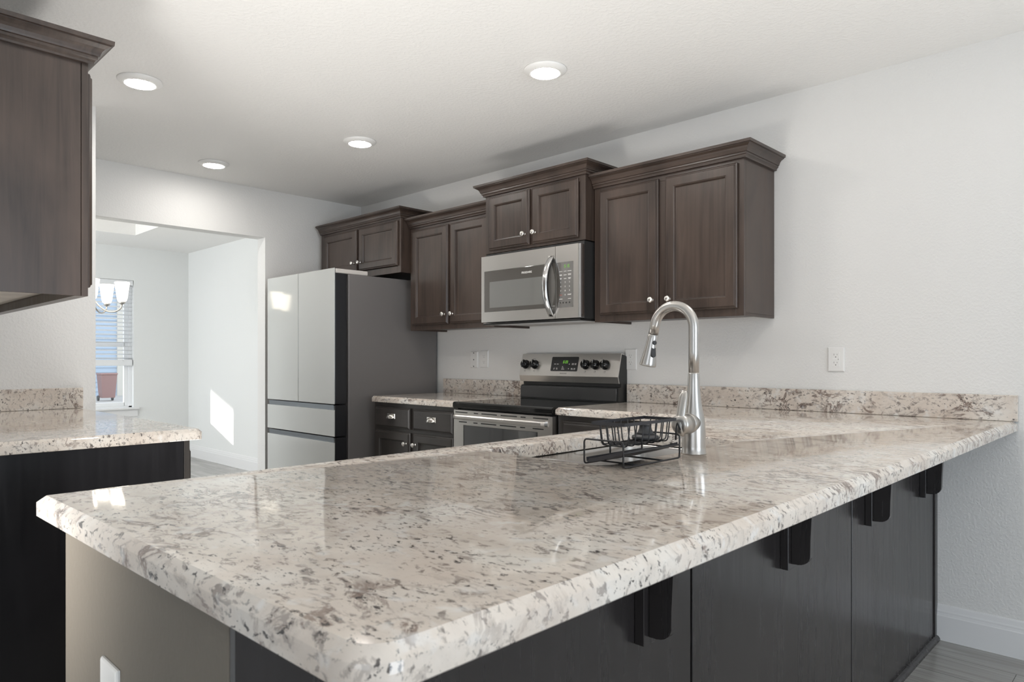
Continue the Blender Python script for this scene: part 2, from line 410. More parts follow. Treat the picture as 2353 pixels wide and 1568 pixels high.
box(bm, (XW-.090, WY0+.07, WZ0+.07), (XW-.086, WY1-.07, 1.30)); box(bm, (XW-.090, WY0+.07, 1.34), (XW-.086, WY1-.07, WZ1-.04))
obj('window_pane', bm, M_glass, win)
bm = bmesh.new(); box(bm, (XW-.058, WY0+.001, WZ0), (XW+.001, WY1-.001, WZ0+.018), .002); box(bm, (XW+.0005, WY0-.05, WZ0-.004), (XW+.045, WY1+.05, WZ0+.018), .005); box(bm, (XW+.0005, WY0-.04, WZ0-.085), (XW+.014, WY1+.04, WZ0-.0045), .003)
obj('window_sill', bm, M_trim, win)
# blind half way down
bl = thing('window_blind', 'white horizontal slat blind pulled half way down the dining room window', 'blind', (XW-.03, (WY0+WY1)/2, 1.08))
bxo('headrail', (XW-.055, WY0+.006, 1.990), (XW+.002, WY1-.006, 2.044), M_blind, bl, .003)
bm = bmesh.new(); z = 1.165
while z < 1.985:
    c = math.cos(math.radians(11)); s = math.sin(math.radians(11)); hw = .025
    P = [(-hw*c, -hw*s), (hw*c, hw*s), (hw*c-.002*s, hw*s+.0028), (-hw*c-.002*s, -hw*s+.0028)]
    R = [[Vector((XW-.030+a, y, z+b)) for a, b in P] for y in (WY0+.010, WY1-.010)]
    loft(bm, R); z += .0445
obj('slats', bm, M_blind, bl)
bxo('bottom_rail', (XW-.055, WY0+.010, 1.082), (XW-.005, WY1-.010, 1.150), M_blind, bl, .004)
bm = bmesh.new()
for y in (WY0+.11, WY1-.11):
    bm = bmesh.new(); tube(bm, [(XW-.003, y, 1.13), (XW-.003, y, 2.0)], .0012, 6); obj('ladder_cord', bm, M_blind, bl)

# pantry door on the end wall behind the stub
def panel_door(name, y0, y1, x):
    bm = bmesh.new(); kw = dict(u=(0, 1, 0), n=(1, 0, 0), base=(x, 0, 0))
    front(bm, y0, y1, .012, 2.03, .001, [(0, 0), (0, .034), (.001, .035)], **kw)
    d = struct(name, bm, M_trim)
    for z0, z1 in ((.22, .92), (1.06, 1.90)):
        b = bmesh.new(); front(b, y0+.115, y1-.115, z0, z1, .0355, [(0, 0), (0, .002), (.004, .006), (.010, .006), (.020, .0015), (.048, .0015), (.070, .010), (.072, .0105)], **kw)
        obj('door_panel', b, M_trim, d)
    b = bmesh.new(); lathe(b, [(.026, 0), (.026, .006), (.010, .010), (.009, .030), (.024, .040), (.027, .052), (.020, .062), (0, .066)], axis((x+.036, y1-.07, .95), (1, 0, 0)), 20)
    obj('door_knob', b, M_nickel, d)
    return d
panel_door('door_1', -2.915, -2.165, X0)
# patio door and living room window
bm = bmesh.new()
for y0, y1 in ((-4.25, -2.90), (-2.90, -1.55)):
    for lo, hi in (((4.47, y0, .0), (4.53, y0+.07, 2.12)), ((4.47, y1-.07, .0), (4.53, y1, 2.12)), ((4.47, y0, 0), (4.53, y1, .09)), ((4.47, y0, 2.04), (4.53, y1, 2.12))): box(bm, lo, hi, .003)
struct('door_2', bm, M_vinyl)
bm = bmesh.new()
for a, b in ((-.2, .67), (.67, 1.53), (1.53, 2.4)):
    for lo, hi in (((a, -6.83, .6), (a+.05, -6.77, 2.1)), ((b-.05, -6.83, .6), (b, -6.77, 2.1)), ((a, -6.83, .6), (b, -6.77, .66)), ((a, -6.83, 2.04), (b, -6.77, 2.1)), ((a, -6.83, 1.32), (b, -6.77, 1.37))): box(bm, lo, hi, .003)
struct('window_2', bm, M_vinyl)
bm = bmesh.new()
for a, b in ((-7.75, -6.8), (-6.8, -5.85)):
    for lo, hi in (((a, -5.2, .55), (a+.05, -5.14, 2.05)), ((b-.05, -5.2, .55), (b, -5.14, 2.05)), ((a, -5.2, .55), (b, -5.14, .61)), ((a, -5.2, 1.99), (b, -5.14, 2.05)), ((a, -5.2, 1.28), (b, -5.14, 1.33))): box(bm, lo, hi, .003)
struct('window_3', bm, M_vinyl)

# ------------------------------------------------------------------ outside the dining window
M_drive = mat('pale_concrete', (.50, .47, .43), .8); M_siding = mat('blue_grey_siding', (.42, .51, .61), .6)
bm = bmesh.new(); box(bm, (-60, -60, -.50), (-8.9, 40, -.40)); struct('ground', bm, M_drive)
bm = bmesh.new()
for i in range(28):
    z = -.4+i*.2; R = [[Vector((-33+.10, y, z)), Vector((-33+.14, y, z)), Vector((-33+.105, y, z+.2)), Vector((-33, y, z+.2)), Vector((-33, y, z))] for y in (-2, 18)]
    loft(bm, R)
nb = tag(obj('neighbour_house', bm, M_siding), 'blue grey sided house across the street, seen through the dining window', 'house')
bxo('corner_board', (-33.02, 6.35, -.4), (-32.80, 6.75, 4.9), mat('cream_trim', (.66, .62, .54), .6), nb)
bm = bmesh.new(); bx, by = -29.0, 4.88
loft(bm, [[Vector((bx+a*s, by+b*s, z)) for a, b in ((-.27, -.27), (.27, -.27), (.27, .27), (-.27, .27))] for s, z in ((.78, -.28), (.80, -.25), (1.0, .55), (1.02, .57))])
tb = thing('trash_bin', 'reddish brown wheeled trash bin standing outside the dining window', 'trash bin', (bx, by, -.4))
obj('body', bm, mat('red_brown_plastic', (.30, .165, .15), .5), tb)
bxo('lid', (bx-.29, by-.29, .575), (bx+.30, by+.29, .64), mat('red_brown_lid', (.34, .19, .17), .5), tb, .02)
for s in (-1, 1):
    b = bmesh.new(); lathe(b, [(.10, -.025), (.10, .025)], axis((bx-.20, by+s*.24, -.30), (0, 1, 0)), 20); obj('wheel', b, M_dark_plastic, tb)

bm = bmesh.new(); box(bm, (-13.08, -8.5, 2.53), (-13.0, -3.2, 3.75))  # unseen board on posts, added to keep sun off the upper dining window
for px, py in ((-13.04, -8.3), (-13.04, -3.4)): box(bm, (px-.07, py-.07, -.4), (px+.07, py+.07, 2.53))
struct('added_sun_blocker', bm, mat('sun_blocker_white', (.7, .7, .68), .6))

# ------------------------------------------------------------------ ceiling lights
def ceiling_light(x, y, label):
    t = thing('ceiling_light', label, 'ceiling light', (x, y, CEIL), 'round ceiling downlights')
    b = bmesh.new(); lathe(b, [(.094, 0), (.094, -.004), (.090, -.008), (.072, -.017), (.064, -.0185), (.0635, -.012), (.0, -.012)], Matrix.Translation((x, y, CEIL-.0005)), 40); obj('trim_ring', b, M_ring, t)
    b = bmesh.new(); lathe(b, [(.062, -.013), (.062, -.0185), (.045, -.022), (0, -.0235)], Matrix.Translation((x, y, CEIL-.0005)), 40); obj('lens', b, M_lens, t)
    return t
L0 = ceiling_light(-2.018, -1.008, 'round white lit downlight over the range, largest of the lit discs')
dup(L0, (-3.420, -2.200, CEIL), 'round white lit downlight beside the crown of the near left wall cabinet')
dup(L0, (-3.455, -1.005, CEIL), 'round white lit downlight out in the ceiling in front of the refrigerator cabinet')
dup(L0, (-4.520, -1.405, CEIL), 'smallest round lit downlight, close above the wide wall opening')
dup(L0, (-2.018, -2.200, CEIL), 'round white lit downlight above the peninsula, out of the frame')
for lx, ly, lb in ((-.55, -1.05, 'added unseen round white lit downlight over the stool side of the peninsula'), (.55, -4.2, 'added unseen round white lit downlight in the living room behind the peninsula'), (2.7, -2.6, 'added unseen round white lit downlight near the patio door')):  # out-of-view downlights added to brighten the right-hand wall and living side
    dup(L0, (lx, ly, CEIL), lb)

# ------------------------------------------------------------------ wall cabinets
def upper(label, xl, xr, yf, zb, zt, ctop_left, ctop_right, doors, zd0, zd1, crown_s=1.0, knob_z=None, birch=False):
    t = thing('wall_cabinet', label, 'wall cabinet', ((xl+xr)/2, -.0, zb))
    g = .0015
    bm = bmesh.new()
    box(bm, (xl+g, yf+.019, zb+.012), (xr-g, -g, zt+.05))             # box behind the face frame
    box(bm, (xl+g, yf+.019, zb), (xl+.017, -g, zb+.013)); box(bm, (xr-.017, yf+.019, zb), (xr-g, -g, zb+.013))
    obj('case', bm, M_wood, t)
    bm = bmesh.new(); st = .040
    mid = (doors[0][1]+doors[1][0])/2
    for lo, hi in (((xl+g, yf, zb), (xl+st-.0002, yf+.0185, zt+.05)), ((xr-st+.0002, yf, zb), (xr-g, yf+.0185, zt+.05)), ((mid-.03, yf, zb+.0452), (mid+.03, yf+.0185, zt-.0302)), ((xl+st, yf, zb), (xr-st, yf+.0185, zb+.045)), ((xl+st, yf, zt-.03), (xr-st, yf+.0185, zt+.05))):
        box(bm, lo, hi, .0006, 1)
    obj('face_frame', bm, M_wood, t)
    for i, (a, b) in enumerate(doors):
        kx = b-.028 if i == 0 else a+.028
        door(t, a, b, zd0, zd1, -yf+.001, M_wood, (kx, yf-.021, knob_z))
    crown(t, xl+g, xr-g, yf, -.002, zt, ctop_left, ctop_right, s=crown_s)
    return t
A = upper('two door wall cabinet right of the microwave, its bare side next to the open wall', -2.2745, -1.433, -.320, 1.352, 2.062, False, True, [(-2.232, -1.874), (-1.834, -1.462)], 1.387, 2.044, 1.03, 1.448)
Mc = upper('short two door wall cabinet directly above the microwave', -3.0365, -2.2755, -.395, 1.786, 2.130, True, True, [(-2.996, -2.668), (-2.646, -2.318)], 1.803, 2.117, 1.0, 1.864)
B = upper('tall two door wall cabinet between the refrigerator and the microwave', -3.8665, -3.0385, -.320, 1.352, 2.054, False, False, [(-3.833, -3.456), (-3.432, -3.075)], 1.386, 2.035, 1.02, 1.449)
Fc = upper('short two door wall cabinet over the refrigerator', -4.9000, -3.8685, -.400, 1.752, 2.126, False, True, [(-4.845, -4.386), (-4.360, -3.895)], 1.800, 2.109, 1.0, 1.860)
# near left wall cabinet run, front faces +Y, end panel faces the camera
LXR, LXL, LYF = -2.493, -3.928, -2.650
t = thing('wall_cabinet', 'large dark wall cabinet in the near left corner, its blank end panel facing out', 'wall cabinet', (LXR, LY, 1.354))
bm = bmesh.new(); box(bm, (LXL, LY+.002, 1.392), (LXR-.006, LYF-.019, 2.14)); box(bm, (LXL, LYF-.035, 1.354), (LXR-.006, LYF-.019, 1.393)); obj('case', bm, M_wood, t)
bm = bmesh.new(); box(bm, (LXR-.0055, LY+.002, 1.354), (LXR, LYF-.020, 2.14), .0008, 1); obj('end_panel', bm, M_wood, t)
bm = bmesh.new(); box(bm, (LXL+.01, LY+.004, 1.386), (LXR-.02, LYF-.037, 1.3915)); o = obj('bottom_panel', bm, M_birch, t); o['label'] = 'pale unfinished bottom panel'
bm = bmesh.new()
for a, b in ((LXL, LXL+.04), (-3.235, -3.185), (LXR-.038, LXR)): box(bm, (a, LYF-.0185, 1.354), (b, LYF, 2.14), .0006, 1)
for a, b in ((LXL+.04, -3.235), (-3.185, LXR-.038)):
    box(bm, (a, LYF-.0185, 1.354), (b, LYF, 1.40)); box(bm, (a, LYF-.0185, 2.06), (b, LYF, 2.14))
obj('face_frame', bm, M_wood, t)
for a, b, kx in ((-3.90, -3.585, -3.613), (-3.565, -3.25, -3.537), (-3.17, -2.855, -2.883), (-2.835, -2.519, -2.807)):
    door(t, -b, -a, 1.384, 2.066, 0, M_wood, (kx, LYF+.021, 1.44), u=(-1, 0, 0), n=(0, 1, 0), base=(0, LYF+.001, 0))
crown(t, LXL, LXR, LYF, LY+.002, 2.086, False, True, s=1.09, n=-1)

# ------------------------------------------------------------------ base cabinets
CT, CB = .914, .876            # worktop top and underside
def cup_pull(parent, x, y, z):
    bm = bmesh.new(); a, b, c = .040, .030, .024; nu, nv = 18, 8
    V = [[bm.verts.new((x+a*math.cos(PI*i/nu)*math.cos(PI/2*j/nv), y-c*math.sin(PI/2*j/nv)-.003, z+b*math.sin(PI*i/nu)*math.cos(PI/2*j/nv)**.6)) for j in range(nv+1)] for i in range(nu+1)]
    for i in range(nu):
        for j in range(nv):
            try: f = bm.faces.new((V[i][j], V[i+1][j], V[i+1][j+1], V[i][j+1])); f.smooth = True
            except ValueError: pass
    bmesh.ops.remove_doubles(bm, verts=bm.verts, dist=1e-5)
    box(bm, (x-.041, y-.003, z-.001), (x+.041, y-.0005, z+.031), .001, 1)
    bmesh.ops.holes_fill(bm, edges=bm.edges[:])
    return obj('cup_handle', bm, M_knob, parent)
def base_run(label, xl, xr, units, mf=None):
    """units: (x0, x1, knob side)"""
    t = thing('base_cabinet', label, 'base cabinet', ((xl+xr)/2, -.3, 0)); yf = -.610
    bm = bmesh.new(); box(bm, (xl, yf+.019, .10), (xr, -.003, CB-.002)); box(bm, (xl, yf+.075, .001), (xr, -.003, .101)); obj('case', bm, M_wood_base, t)
    bm = bmesh.new(); box(bm, (xl, yf, .10), (xr, yf+.0185, CB-.002)); obj('face_frame', bm, M_wood_base, t)
    for x0, x1, side in units:
        bm = bmesh.new(); front(bm, x0, x1, .714, .847, -yf+.001, SLAB); d = obj('drawer', bm, M_wood_base_x, t)
        cup_pull(d, (x0+x1)/2, yf-.0215, .776)
        door(t, x0, x1, .125, .694, -yf+.001, M_wood_base, ((x1-.030 if side > 0 else x0+.030), yf-.021, .626))
    return t
base_run('dark base cabinet with two drawers and cup handles between refrigerator and range', -3.872, -3.042, [(-3.846, -3.479, 1), (-3.447, -3.072, -1)])
base_run('dark base cabinet right of the range, mostly hidden behind the dish caddy', -2.276, -1.455, [(-2.242, -1.86, 1), (-1.83, -1.50, -1)])

# near left base cabinet run, front faces +Y
t = thing('base_cabinet', 'near black base cabinet under the left worktop, its plain end panel facing out', 'base cabinet', (LXR, LY, 0)); BYF = -2.338
bm = bmesh.new(); box(bm, (LXL, LY+.002, .10), (LXR-.006, BYF-.019, CB-.002)); box(bm, (LXL, LY+.002, .001), (LXR-.006, BYF-.075, .101)); obj('case', bm, M_wood_base, t)
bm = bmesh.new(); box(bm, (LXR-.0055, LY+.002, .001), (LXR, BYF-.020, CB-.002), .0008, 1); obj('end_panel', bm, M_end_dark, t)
bm = bmesh.new(); box(bm, (LXL, BYF-.0185, .10), (LXR, BYF, CB-.002), .0006, 1); obj('face_frame', bm, M_wood_base, t)
for i in range(3):
    a = LXL+.03+i*.465; b = a+.445
    bm = bmesh.new(); front(bm, -b, -a, .714, .842, .001, SLAB, u=(-1, 0, 0), n=(0, 1, 0), base=(0, BYF, 0)); d = obj('drawer', bm, M_wood_base_x, t)
    knob_at(d, ((a+b)/2, BYF+.0215, .778), (0, 1, 0))
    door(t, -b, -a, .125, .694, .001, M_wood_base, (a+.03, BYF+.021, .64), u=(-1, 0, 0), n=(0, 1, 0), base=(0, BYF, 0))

# ------------------------------------------------------------------ worktops
def offset_poly(P, d):
    """inward offset of a CCW polygon"""
    n = len(P); out = []
    for i in range(n):
        a, b, c = Vector(P[i-1]), Vector(P[i]), Vector(P[(i+1) % n])
        e1 = (b-a).normalized(); e2 = (c-b).normalized(); n1 = Vector((-e1.y, e1.x)); n2 = Vector((-e2.y, e2.x))
        k = n1+n2; out.append(b+k*(d/max(.25, 1+n1.dot(n2))))
    return out
def round_poly(P, radii, seg=6):
    out = []; n = len(P)
    for i, r in enumerate(radii):
        p = Vector(P[i])
        if r <= 0: out.append(p); continue
        a = (Vector(P[i-1])-p).normalized(); b = (Vector(P[(i+1) % n])-p).normalized()
        ang = a.angle(b); t = r/math.tan(ang/2); c = p+(a+b).normalized()*(r/math.sin(ang/2))
        A = p+a*t; B = p+b*t; a0 = math.atan2(A.y-c.y, A.x-c.x); a1 = math.atan2(B.y-c.y, B.x-c.x)
        dd = (a1-a0+PI) % (2*PI)-PI
        for k in range(seg+1): out.append(c+Vector((math.cos(a0+dd*k/seg), math.sin(a0+dd*k/seg)))*r)
    return out
EDGE = [(.0020, CB), (0, CB+.002), (0, CT-.0125), (.0005, CT-.0115), (.0125, CT)]
def slab(name, outline, holes=(), parent=None, prof=EDGE, hprof=((.0, CB), (.0, CT-.003), (.001, CT-.0012), (.003, CT)), m=None):
    bm = bmesh.new(); tops, bots = [], []
    def ring_stack(P, prof, sign):
        R = [[bm.verts.new((q.x, q.y, z)) for q in offset_poly(P, sign*o)] for o, z in prof]; n = len(P)
        for a, b in zip(R, R[1:]):
            for i in range(n):
                    f = bm.faces.new((a[i], a[(i+1) % n], b[(i+1) % n], b[i])); f.smooth = False
        bots.append(R[0]); tops.append(R[-1])
    ring_stack(outline, prof, 1)
    for h in holes: ring_stack(h, hprof, -1)
    for loops in (tops, bots):
        es = []
        for lp in loops:
            for i in range(len(lp)):
                a, b = lp[i], lp[(i+1) % len(lp)]
                es.append(bm.edges.get((a, b)) or bm.edges.new((a, b)))
        r = bmesh.ops.triangle_fill(bm, edges=es, use_beauty=True, use_dissolve=False)
        for g in r['geom']:
            if isinstance(g, bmesh.types.BMFace): g.smooth = False
    o = obj(name, bm, m or M_granite, parent)
    try:
        o.data.set_sharp_from_angle(angle=math.radians(40))
    except Exception: pass
    return o
XP1, XP2 = -1.464, -.474
SX0, SX1, SY0, SY1 = -1.346, -.946, -2.030, -1.340        # sink cut-out
hole = round_poly([(SX0, SY0), (SX1, SY0), (SX1, SY1), (SX0, SY1)], [.045, .045, .06, .045], 6)
out = round_poly([(-2.276, -.003), (-2.276, -.640), (XP1, -.640), (XP1, -2.999), (XP2, -2.980), (XP2, -.003)], [0, 0, 0, 0, .048, 0], 10)
def splash(parent, lo, hi):
    bm = bmesh.new(); box(bm, lo, hi, .0025, 2); return obj('backsplash', bm, M_granite, parent)
pen = slab('worktop', out, [hole]); tag(pen, 'speckled granite worktop of the long peninsula, holding the sink and wrapping to the range', 'worktop')
splash(pen, (-2.276, -.022, CT+.0005), (XP2+.004, -.001, 1.0155))
wl = slab('worktop', round_poly([(-3.872, -.003), (-3.872, -.645), (-3.046, -.645), (-3.046, -.003)], [0, .020, 0, 0]))
tag(wl, 'short granite worktop between the refrigerator and the range', 'worktop'); splash(wl, (-3.872, -.022, CT+.0005), (-3.046, -.001, 1.0155))
ll = slab('worktop', round_poly([(-3.928, LY+.002), (-2.463, LY+.002), (-2.463, -2.303), (-3.928, -2.303)], [0, 0, .018, 0]))
tag(ll, 'granite worktop of the near left cabinets with a splash on the stub wall', 'worktop')
splash(ll, (-3.929, LY+.003, CT+.0005), (-3.908, -2.302, 1.0155))

# ------------------------------------------------------------------ peninsula base (hollow, so that the sink hangs inside)
t = thing('base_cabinet', 'dark peninsula base cabinet with tall plain back panels under the overhang', 'base cabinet', (-1.0, -1.5, 0))
bm = bmesh.new(); box(bm, (-1.43, -2.945, .10), (-1.412, -.655, CB-.002)); obj('face_frame', bm, M_wood_base, t)
bm = bmesh.new(); box(bm, (-1.405, -2.940, .001), (-.772, -.006, .10)); obj('plinth', bm, M_wood_base, t)
for k in range(4):
    a = -2.93+k*.57; b = a+.545
    kw = dict(u=(0, -1, 0), n=(-1, 0, 0), base=(-1.43, 0, 0))
    door(t, -b, -a, .125, .85, .001, M_wood_base, (-1.4515, (a+.03 if k % 2 else b-.03), .76), **kw)
bm = bmesh.new(); box(bm, (-.774, -2.945, .001), (-.7655, -.003, CB-.002)); obj('back_frame', bm, M_gap, t)
for a, b in ((-2.9615, -1.9875), (-1.9790, -1.0150), (-1.0065, -.044)):
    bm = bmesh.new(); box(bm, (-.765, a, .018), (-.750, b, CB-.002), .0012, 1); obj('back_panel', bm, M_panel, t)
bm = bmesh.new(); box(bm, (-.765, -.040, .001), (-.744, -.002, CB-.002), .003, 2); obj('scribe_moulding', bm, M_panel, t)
bm = bmesh.new(); prof = [(0, 0), (.019, 0), (.0175, .008), (.012, .0155), (.004, .0185), (0, .019)]
loft(bm, [[Vector((-.7495+a, y, .0008+h)) for a, h in prof] for y in (-2.961, -.018)]); obj('shoe_moulding', bm, M_panel, t)
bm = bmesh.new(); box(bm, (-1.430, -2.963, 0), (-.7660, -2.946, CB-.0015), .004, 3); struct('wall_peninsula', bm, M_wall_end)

# corbel brackets under the overhang
def bracket(y, label):
    t = thing('corbel_bracket', label, 'bracket', (-.750, y, .618), 'dark corbels under the peninsula overhang')
    bm = bmesh.new(); box(bm, (-.7495, y, .618), (-.7285, y+.050, CB-.002), .001, 1); obj('mounting_plate', bm, M_panel, t)
    P = [(-.728, CB-.002), (-.670, CB-.002), (-.674, .80), (-.679, .70)]
    c = (-.711, .662); P += [(c[0]+.031*math.cos(a), c[1]+.029*math.sin(a)) for a in [math.radians(q) for q in (0, -15, -30, -45, -60, -75, -90)]] + [(-.728, .632)]
    bm = bmesh.new(); loft(bm, [[Vector((px, yy, pz)) for px, pz in P] for yy in (y+.0155, y+.0345)]); bmesh.ops.bevel(bm, geom=[e for e in bm.edges if abs(e.verts[0].co.y-e.verts[1].co.y) < 1e-6], offset=.0015, segments=2, affect='EDGES')
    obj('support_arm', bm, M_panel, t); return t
b0 = bracket(-2.195, 'dark corbel under the worktop edge nearest the rounded counter corner')
for y, lb in ((-1.541, 'dark corbel on the middle back panel of the peninsula'), (-.889, 'dark corbel just past the last panel seam, third along the peninsula'), (-.250, 'dark corbel closest to the pale back wall')):
    dup(b0, (-.750, y, .618), lb)

# ------------------------------------------------------------------ sink
t = thing('sink', 'undermounted double bowl stainless sink in the peninsula', 'sink', ((SX0+SX1)/2, -1.69, .69))
def rrect(x0, x1, y0, y1, r, z, seg=6):
    return [Vector((p.x, p.y, z)) for p in round_poly([(x0, y0), (x1, y0), (x1, y1), (x0, y1)], [r]*4, seg)]
B1 = (-1.338, -.954, -2.022, -1.800); B2 = (-1.338, -.954, -1.690, -1.348); ZR = CB-.003
bm = bmesh.new(); loops = []
for pts in (rrect(SX0-.025, SX1+.022, SY0-.025, SY1+.025, .05, ZR), rrect(*B1[:2], *B1[2:], .06, ZR), rrect(*B2[:2], *B2[2:], .06, ZR)):
    loops.append([bm.verts.new(p) for p in pts])
es = [bm.edges.new((l[i], l[(i+1) % len(l)])) for l in loops for i in range(len(l))]
bmesh.ops.triangle_fill(bm, edges=es, use_beauty=True)
obj('rim', bm, M_sink, t)
for (a, b, c, d), dep in ((B1, .15), (B2, .18)):
    bm = bmesh.new(); R = []
    for ins, z in ((0, 0), (.002, -.003), (.004, -.010), (.010, -dep*.6), (.018, -dep+.03), (.030, -dep+.010), (.055, -dep)):
        R.append(rrect(a+ins, b-ins, c+ins, d-ins, .062, ZR+z))
    loft(bm, R, True, False, True, True); o = obj('bowl', bm, M_sink, t)
    mx, my = (a+b)/2, (c+d)/2
    bm = bmesh.new(); lathe(bm, [(.044, 0), (.044, .002), (.034, .003), (.030, -.004), (0, -.005)], Matrix.Translation((mx, my, ZR-dep+.0006)), 28); obj('drain', bm, M_chrome, o)

# ------------------------------------------------------------------ faucet
FX, FY = -.905, -1.700
t = thing('faucet', 'tall satin nickel pull-down kitchen faucet with a side lever, standing behind the sink', 'faucet', (FX, FY, CT))
def R0(h): return Matrix.Translation((FX, FY, CT+h))
bm = bmesh.new()
lathe(bm, [(.0312, .0005), (.0312, .003), (.0300, .0045), (.0296, .020), (.0290, .050), (.0282, .075), (.0262, .092), (.0232, .108), (.0202, .124), (.0178, .142), (.0160, .160), (.0148, .182), (.0141, .204), (.0137, .2055)], R0(0), 36)
obj('body', bm, M_nickel, t)
def hub(y0, y1, bm, r0=.0255, r1=.0250):
    lathe(bm, [(r0, y0), (r1, y1)], axis((FX, FY, CT+.079), (0, -1, 0)), 32)
bm = bmesh.new(); lathe(bm, [(.0256, 0), (.0256, .024), (.0250, .0255), (0, .0256)], axis((FX, FY-.008, CT+.079), (0, -1, 0)), 36); obj('valve_collar', bm, M_nickel, t)
bm = bmesh.new(); lathe(bm, [(.0240, 0), (.0240, .0012), (.0252, .0018), (.0252, .028), (.0242, .034), (.0210, .0385), (.0130, .0405), (0, .041)], axis((FX, FY-.0340, CT+.079), (0, -1, 0)), 36)
lv = obj('lever', bm, M_nickel, t)
bm = bmesh.new(); rings = []
path = [(-.066, .050, .0105, .006), (-.069, .062, .0125, .0085), (-.069, .080, .0125, .0080), (-.0655, .100, .0118, .0065), (-.060, .122, .0118, .0055), (-.054, .143, .0118, .0050), (-.0495, .156, .0100, .0045), (-.0475, .163, .0050, .003)]
for dy, h, a, b in path:
    rings.append([Vector((FX+a*math.cos(2*PI*k/18), FY+dy+b*math.sin(2*PI*k/18), CT+h)) for k in range(18)])
loft(bm, rings, True, True, True, True); obj('lever_blade', bm, M_nickel, lv)
# spout
rt = .0131; ca = (FX-.058, CT+.322); pts = [(FX, FY, CT+.2068), (FX, FY, CT+.26), (FX, FY, CT+.30)]
for k in range(0, 25):
    a = math.radians(168*k/24); pts.append((ca[0]+.058*math.cos(a), FY, ca[1]+.058*math.sin(a)))
dv = Vector((-math.sin(math.radians(168)), 0, math.cos(math.radians(168)))); e0 = Vector(pts[-1]); e1 = e0+dv*.026; pts.append(tuple(e1))
bm = bmesh.new(); tube(bm, pts, rt, 24); obj('spout', bm, M_nickel, t)
bm = bmesh.new(); HM = axis(e1+dv*.0012, dv)
lathe(bm, [(.0125, 0), (.0131, .0008), (.0135, .012), (.0152, .032), (.0182, .058), (.0210, .076), (.0222, .083), (.0214, .0855), (.019, .0858), (.0185, .080), (0, .079)], HM, 32)
hd = obj('spray_head', bm, M_nickel, t)
def head_pt(s, r): return e1+dv*s+Vector((.90, -.44, 0)).normalized()*r
nrm = Vector((.90, -.44, .20)).normalized()
bm = bmesh.new(); lathe(bm, [(.0062, -.004), (.0062, .0012), (.0052, .0020), (0, .0022)], axis(head_pt(.024, .0140), nrm), 20); obj('spray_button', bm, M_dark_plastic, hd)
bm = bmesh.new(); AM = axis(head_pt(.049, .0170), nrm); side = dv.cross(nrm).normalized(); al = nrm.cross(side).normalized(); pr = []
for hgt, sc in ((-.004, 1), (.0014, 1), (.0022, .85)):
    P = []
    for k in range(24):
        a = 2*PI*k/24; x = .0066*math.cos(a)*sc; y = .0066*math.sin(a)*sc+(.0085 if math.sin(a) > 0 else -.0085)
        P.append(Vector(head_pt(.049, .0170))+side*x+al*y+nrm*hgt)
    pr.append(P)
loft(bm, pr, True, True, True, True); obj('spray_button', bm, M_dark_plastic, hd)

# ------------------------------------------------------------------ sponge caddy (black wire) and stopper
KX0, KX1, KY0, KY1 = -.995, -.887, -2.035, -1.800
t = thing('sponge_caddy', 'black wire caddy with a rimmed basket and drip tray beside the faucet', 'caddy', ((KX0+KX1)/2, (KY0+KY1)/2, CT))
w = .0021
bm = bmesh.new(); zb, zt = CT+w+.0003, CT+.059
for y in (KY0, KY1):
    tube(bm, fillet([(KX0, y, zb+.010), (KX0, y, zt), (KX1, y, zt), (KX1, y, zb)], .009), w)
for x in (KX0, KX1):
    tube(bm, fillet([(x, KY0, zt-.02), (x, KY0, zb), (x, KY1, zb), (x, KY1, zt-.02)], .009), w)
for y in (KY0+.060, KY1-.070): tube(bm, [(KX0, y, zb), (KX1, y, zb)], w)
tube(bm, [(KX1, KY0, CT+.034), (KX1, KY1, CT+.034)], w); tube(bm, [(KX0, KY0+.10, zb), (KX0, KY0+.10, zt-.012)], w)
obj('frame', bm, M_black_metal, t)
bm = bmesh.new()
r0 = (-.986, -.894, -2.020, -1.803)
outer = [(r0[0], r0[2]), (r0[1], r0[2]), (r0[1], r0[3]), (r0[0], r0[3])]
R = []
for ins, z in ((0, CT+.0912), (0, CT+.0985), (.0018, CT+.0985), (.0018, CT+.0912)):
    R.append([Vector((p.x, p.y, z)) for p in offset_poly(outer, ins)])
R.append(R[0]); loft(bm, R, True, False, False)
obj('basket_rim', bm, M_black_rim, t)
bm = bmesh.new(); zf = CT+.043; b0x, b1x, b0y, b1y = -.976, -.904, -2.006, -1.815; wb = .0016
for k in range(7):
    y = b0y+.012+k*(b1y-b0y-.024)/6
    tube(bm, fillet([(r0[0]+.004, y, CT+.094), (b0x, y, zf), (b1x, y, zf), (r0[1]-.004, y, CT+.094)], .010), wb, 7)
for k in range(4):
    x = b0x+.012+k*(b1x-b0x-.024)/3
    tube(bm, fillet([(x, r0[2]+.004, CT+.094), (x, b0y, zf+.0032), (x, b1y, zf+.0032), (x, r0[3]-.004, CT+.094)], .010), wb, 7)
obj('basket', bm, M_black_metal, t)
for y in (-1.962, -1.806):
    x = r0[1]+.003; bm = bmesh.new()
    tube(bm, fillet([(x-.003, y, zt-.014), (x-.001, y, CT+.078), (x+.002, y, CT+.103 if y < -1.9 else CT+.088), (x+.010, y, CT+.082 if y < -1.9 else CT+.070)], .006), .0021)
obj('hook', bm, M_black_metal, t)
P = [(-.9925, .0170), (-.9915, .0085), (-.987, .0055), (-.979, .0058), (-.955, .0120), (-.920, .0225), (-.8905, .0310), (-.8905, .0370), (-.8920, .0372), (-.8922, .0325), (-.920, .0240), (-.955, .0136), (-.979, .0074), (-.9855, .0072), (-.9898, .0095), (-.9910, .0170)]
bm = bmesh.new(); loft(bm, [[Vector((x, y, CT+h)) for x, h in P] for y in (KY0+.004, KY1-.004)])
